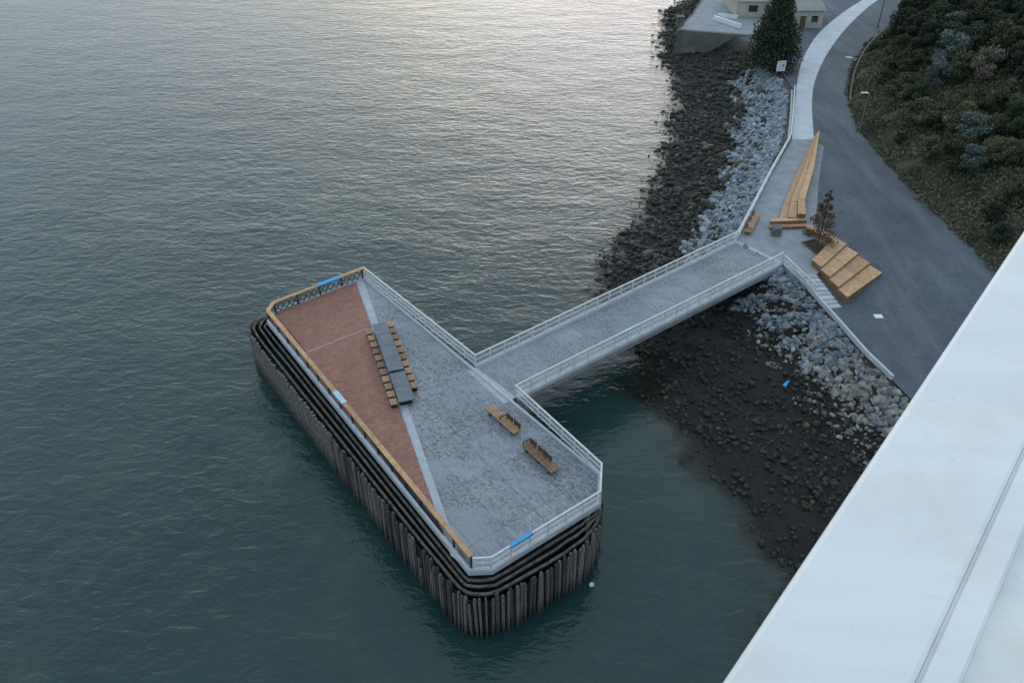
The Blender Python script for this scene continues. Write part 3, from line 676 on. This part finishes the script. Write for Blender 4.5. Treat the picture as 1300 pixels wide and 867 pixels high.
def tree(var,loc,s,label,group=None,name='tree',cat='tree',sz=1):
    r=root(name,loc,label,cat,group,random.uniform(0,6.28)); r.scale=(s,s,s*sz)
    for nm,me in (('trunk',var[0]),('crown',var[1])): link(bpy.data.objects.new(nm,me),r)
    return r
VG=[variant('round',M['fgreen'],4.4,2.6,30,260,.14,.8) for _ in range(3)]
VO=[variant('round',M['folive'],3.6,2.3,26,240,.13,.75) for _ in range(2)]
VD=[variant('round',M['fdark'],5.4,2.8,32,260,.14,.85) for _ in range(3)]
VB=[variant('round',M['fblue'],4.6,2.0,22,170,.14,.75) for _ in range(2)]
VT=[variant('round',M['ftan'],3.6,2.0,18,110,.12,.7)]
def hz(x,y): return float(hfun(np.array([float(x)]),np.array([float(y)]))[0][0])
placed=[]
for x,y,s in ((55.5,106,1.2),(53.0,102.5,.9),(50.4,86.5,1.0),(49.0,82.0,.8),(60,116,.8)):
    tree(random.choice(VB),(x,y,hz(x,y)),s,'pale blue-grey shrub tree on the scrubby hillside','hillside trees'); placed.append((x,y))
tree(VT[0],(56.3,98.5,hz(56.3,98.5)),1.15,'dry tan leafless-looking shrub on the green hillside','hillside trees'); placed.append((56.3,98.5))
cnt=0; tries=0
while cnt<225 and tries<14000:
    tries+=1; x=random.uniform(45,104); y=random.uniform(56,172)
    z_,_,_,ih,_,d3=hfun(np.array([x]),np.array([y]))
    if not ih[0] or d3[0]<1.3 or d3[0]>26: continue
    if x>.62*y+4: continue
    if d3[0]<5 and 92<y<128 and random.random()<.85: continue
    if d3[0]<8 and y>97 and random.random()<.6: continue
    if any((x-a)**2+(y-b)**2<2.1**2 for a,b in placed): continue
    placed.append((x,y)); cnt+=1
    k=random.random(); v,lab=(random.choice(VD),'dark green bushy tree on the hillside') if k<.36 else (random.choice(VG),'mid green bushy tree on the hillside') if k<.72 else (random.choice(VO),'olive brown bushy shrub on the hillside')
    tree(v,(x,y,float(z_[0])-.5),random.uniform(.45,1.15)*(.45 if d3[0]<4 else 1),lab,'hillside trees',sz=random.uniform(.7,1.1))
P=sample(80000,lambda x,y,z,il,ib,ih,t,d3: (d3<24)&((ih&(wob(x,y,.6)>-.75))|(~ih&ib&(d3<.55+.5*wob(x,y,1.5))))&(x<.62*y+6),44,110,54,175)
m=len(P); P[:,2]+=.1+rng.random(m)*.4
a=rng.normal(size=(m,3)); a/=np.linalg.norm(a,axis=1)[:,None]; b=rng.normal(size=(m,3)); b-=a*(a*b).sum(1)[:,None]; b/=np.linalg.norm(b,axis=1)[:,None]
s=rng.uniform(.1,.28,(m,1)); a*=s; b*=s*.5
me=npmesh('undergrowth',np.stack([P-a,P-b,P+a,P+b],1).reshape(-1,3),np.arange(m*4).reshape(-1,4),M['fgrass'],False,np.repeat(np.clip(.5+.45*wob(P[:,0],P[:,1],.5)+.35*rng.random(m),0,1),4))
tl(link(bpy.data.objects.new('undergrowth',me)),'low green scrub and grass covering the hillside','scrub',kind='stuff')
vc=variant('cone',M['fdark'],12,5.0,60,300,.2,2.0)
tree(vc,(40.2,128.5,DZ-.3),1.0,'tall dense dark green conifer beside the path',name='conifer_tree')
cl=[((math.cos(i*2.4)*1.3*(1-i/27),math.sin(i*2.4)*1.3*(1-i/27),.9+i*.215),.62*(1.15-i/26)) for i in range(25)]
tm=trunk_mesh(6.2,.1,cl); t=tm.obj('trunk',M['bark']); tme=t.data; bpy.data.objects.remove(t)
tree((tme,leaves('crown',cl,130,.09,M['fred'])),(30.0,71.4,DZ),1.0,'slender russet young tree in a soil bed',name='young_tree')

# ---------------------------------------------------------------- lamps
def lamp(x,y,ang,h=5.0):
    r=root('street_lamp',(x,y,DZ),'slim dark street lamp with flat head by the road','lamp','street lamps along the road',ang)
    mb=MB(); mb.cone((0,0,0),(0,0,h),.12,.09,8); mb.cone((0,0,0),(0,0,.25),.2,.17,8); mb.obj('pole',M['lamp_metal'],r,local=True)
    mb=MB(); mb.cone((0,0,h-.05),(-.5,0,h+.08),.04,.035,6); mb.obj('arm',M['lamp_metal'],r,local=True)
    mb=MB(); mb.box((-.55,0,h+.1),(.9,.32,.12)); mb.obj('lamp_head',M['steel'],r,local=True,bev=.02)
lamp(44.6,101.7,0); lamp(47.4,116.0,-.3); lamp(64.4,150.2,-.5)
wp=chaikin([(46.8,112),(48.3,116.4),(52.6,127.2),(59.8,141),(68.2,152.3),(84,170.6),(112,206)],2)
mb=MB(); mb.path([z3(p,DZ+.25) for p in wp],.22,.6); tl(mb.obj('retaining_wall',M['brownwall']),'low brown retaining wall between road and hillside','wall')

# ---------------------------------------------------------------- building, sign, barrier
b=root('waterfront_building',(48,149,DZ),'low cream stucco waterfront building with grey roof','building')
def wing(x0,x1,y0,y1,h):
    mb=MB(); mb.prism([(x0,y0),(x1,y0),(x1,y1),(x0,y1)],DZ,DZ+h); mb.obj('wall',M['cream'],b)
    mb=MB(); o=.4; zz=DZ+h+.005
    mb.add([(x0-o,y0-o,zz),(x1+o,y0-o,zz),(x1+o,y1+o,zz),(x0-o,y1+o,zz),(x0-o,(y0+y1)/2,zz+1.1),(x1+o,(y0+y1)/2,zz+1.1)],[(3,2,1,0),(0,1,5,4),(2,3,4,5),(1,2,5),(3,0,4)]); mb.obj('roof',M['roof'],b)
wing(47.2,54.4,150.2,160,3.0); wing(41.0,47.15,157.5,168,2.8)
for x,w,hh,z0,nm,mt in ((48.8,1.1,1.1,1.0,'window','glass'),(51.0,1.0,2.1,.0,'door','brownwall'),(53.0,1.1,1.1,1.0,'window','glass')):
    mb=MB(); mb.box((x,150.16,DZ+z0+hh/2+.02),(w,.1,hh)); o=mb.obj(nm,M[mt],b)
    mb=MB(); mb.box((x,150.12,DZ+z0+hh+.08),(w+.2,.16,.1)); mb.obj('lintel',M['white'],b)
mb=MB(); mb.box((44,157.46,DZ+1.5),(1.6,.1,1.1)); mb.obj('window',M['glass'],b)
r=root('white_barrier',(38.5,152,DZ),'low white barrier wall standing on the old quay','barrier')
mb=MB(); mb.beam((36.6,155.6,DZ+.4),(40.2,149.6,DZ+.4),.3,.75); mb.obj('long_panel',M['white'],r)
mb=MB(); mb.beam((37.6,157.4,DZ+.35),(41.0,156.0,DZ+.35),.3,.65); mb.obj('return_panel',M['white'],r)
r=root('notice_sign',(40.0,123.4,DZ-.2),'white rectangular notice sign on two posts','sign',rotz=.15)
for x in(-.5,.5):
    mb=MB(); mb.box((x,0,1.2),(.08,.08,2.4)); mb.obj('post',M['brownwall'],r,local=True)
mb=MB(); mb.box((0,-.07,1.9),(1.35,.04,1.5)); mb.obj('panel',M['white'],r,local=True)
mb=MB()
for i in range(4): mb.box((0.02*i,-.095,2.4-.3*i),(.95-.1*(i%2),.006,.07))
mb.obj('faded_lettering',M['plaza'],r,local=True)
r=root('quay_pillar',(29.8,152,DZ),'stubby weathered concrete pillar on the quay corner','pillar')
mb=MB(); mb.box((0,0,.7),(1.2,1.2,1.4)); mb.box((0,0,1.5),(1.45,1.45,.2)); mb.obj('shaft',M['oldconc'],r,local=True,bev=.04)

# ---------------------------------------------------------------- near bridge rail
S=.8; u=Vector((.6347,.7727,0)); nn=Vector((.7727,-.6347,0))
r=root('bridge_parapet_rail',(0,0,CAMZ-S),'wide white painted steel rail of the high bridge','railing')
def extr(prof,name,t0,t1,mat):
    mb=MB(); k=len(prof); vs=[]
    for t in (t0,t1):
        for n_,z_ in prof: vs.append(tuple(u*t+nn*n_+Vector((0,0,z_))))
    mb.add(vs,[(i,(i+1)%k,k+(i+1)%k,k+i) for i in range(k)]+[tuple(range(k)),tuple(range(k,2*k))[::-1]]); return mb.obj(name,mat,r,local=True)
extr([(-.145,-.22),(-.145,-.008),(-.143,-.003),(-.137,0),(.008,0),(.012,-.002),(.0135,-.006),(.0135,-.22)],'top_beam',-40,60,M['girder'])
extr([(.0138,-.2),(.0138,-.008),(.0165,-.008),(.019,-.004),(.048,-.004),(.052,-.008),(.053,-.2)],'flange',-40,60,M['girder'])
extr([(.0535,-.2),(.0535,-.028),(.2,-.04),(.206,-.045),(.206,-.2)],'inner_ledge',-40,60,M['girder'])
extr([(-.13,-2.0),(-.13,-1.8),(3.2,-1.8),(3.2,-2.0)],'walkway_slab',-40,60,M['girder_conc'])
pm=None
for i in range(-8,16):
    if pm is None:
        mb=MB(); mb.box((0,0,-1.0),(.1,.1,1.6)); pm=mb.obj('rail_post',M['girder'],r,local=True); o=pm
    else: o=pm.copy(); link(o,r)
    o.location=u*(i*2.5+1.2)+nn*.03; o.rotation_euler=(0,0,math.atan2(u.y,u.x))

# ---------------------------------------------------------------- light: dusk sky behind a thin even cloud veil
EL=math.radians(11); AZ=math.radians(9)
w=bpy.data.worlds.new('World'); sc.world=w; w.use_nodes=True; nt=w.node_tree; bg=nt.nodes['Background']
sky=nt.nodes.new('ShaderNodeTexSky'); sky.sky_type='NISHITA'; sky.sun_disc=False; sky.sun_elevation=EL; sky.sun_rotation=AZ; sky.dust_density=1.7; sky.air_density=1.0; sky.ozone_density=2.0
hs=nt.nodes.new('ShaderNodeHueSaturation'); hs.inputs['Saturation'].default_value=.7; hs.inputs['Value'].default_value=1.35
nt.links.new(sky.outputs[0],hs.inputs['Color'])
mn=N(nt,'ShaderNodeVectorMath',operation='MINIMUM'); nt.links.new(hs.outputs[0],mn.inputs[0]); mn.inputs[1].default_value=(42,36,33)
veil=mix(nt,.6,mn.outputs[0],(5.0,6.8,8.3))
nt.links.new(veil,bg.inputs[0]); bg.inputs[1].default_value=.15
sl=bpy.data.lights.new('sun','SUN'); sl.energy=.5; sl.angle=math.radians(110); sl.color=(1,.9,.84); so=link(bpy.data.objects.new('sun',sl))
e2=math.radians(50); d=Vector((math.sin(AZ)*math.cos(e2),math.cos(AZ)*math.cos(e2),math.sin(e2))); so.rotation_euler=(-d).to_track_quat('-Z','Y').to_euler(); so.location=(0,100,100)
cam=bpy.data.objects.new('camera',bpy.data.cameras.new('camera')); link(cam); sc.camera=cam
cam.location=(0,0,CAMZ); cam.rotation_euler=(math.radians(90-35.7),0,0); cam.data.sensor_width=36; cam.data.lens=1047/1300*36; cam.data.clip_start=.05; cam.data.clip_end=9000
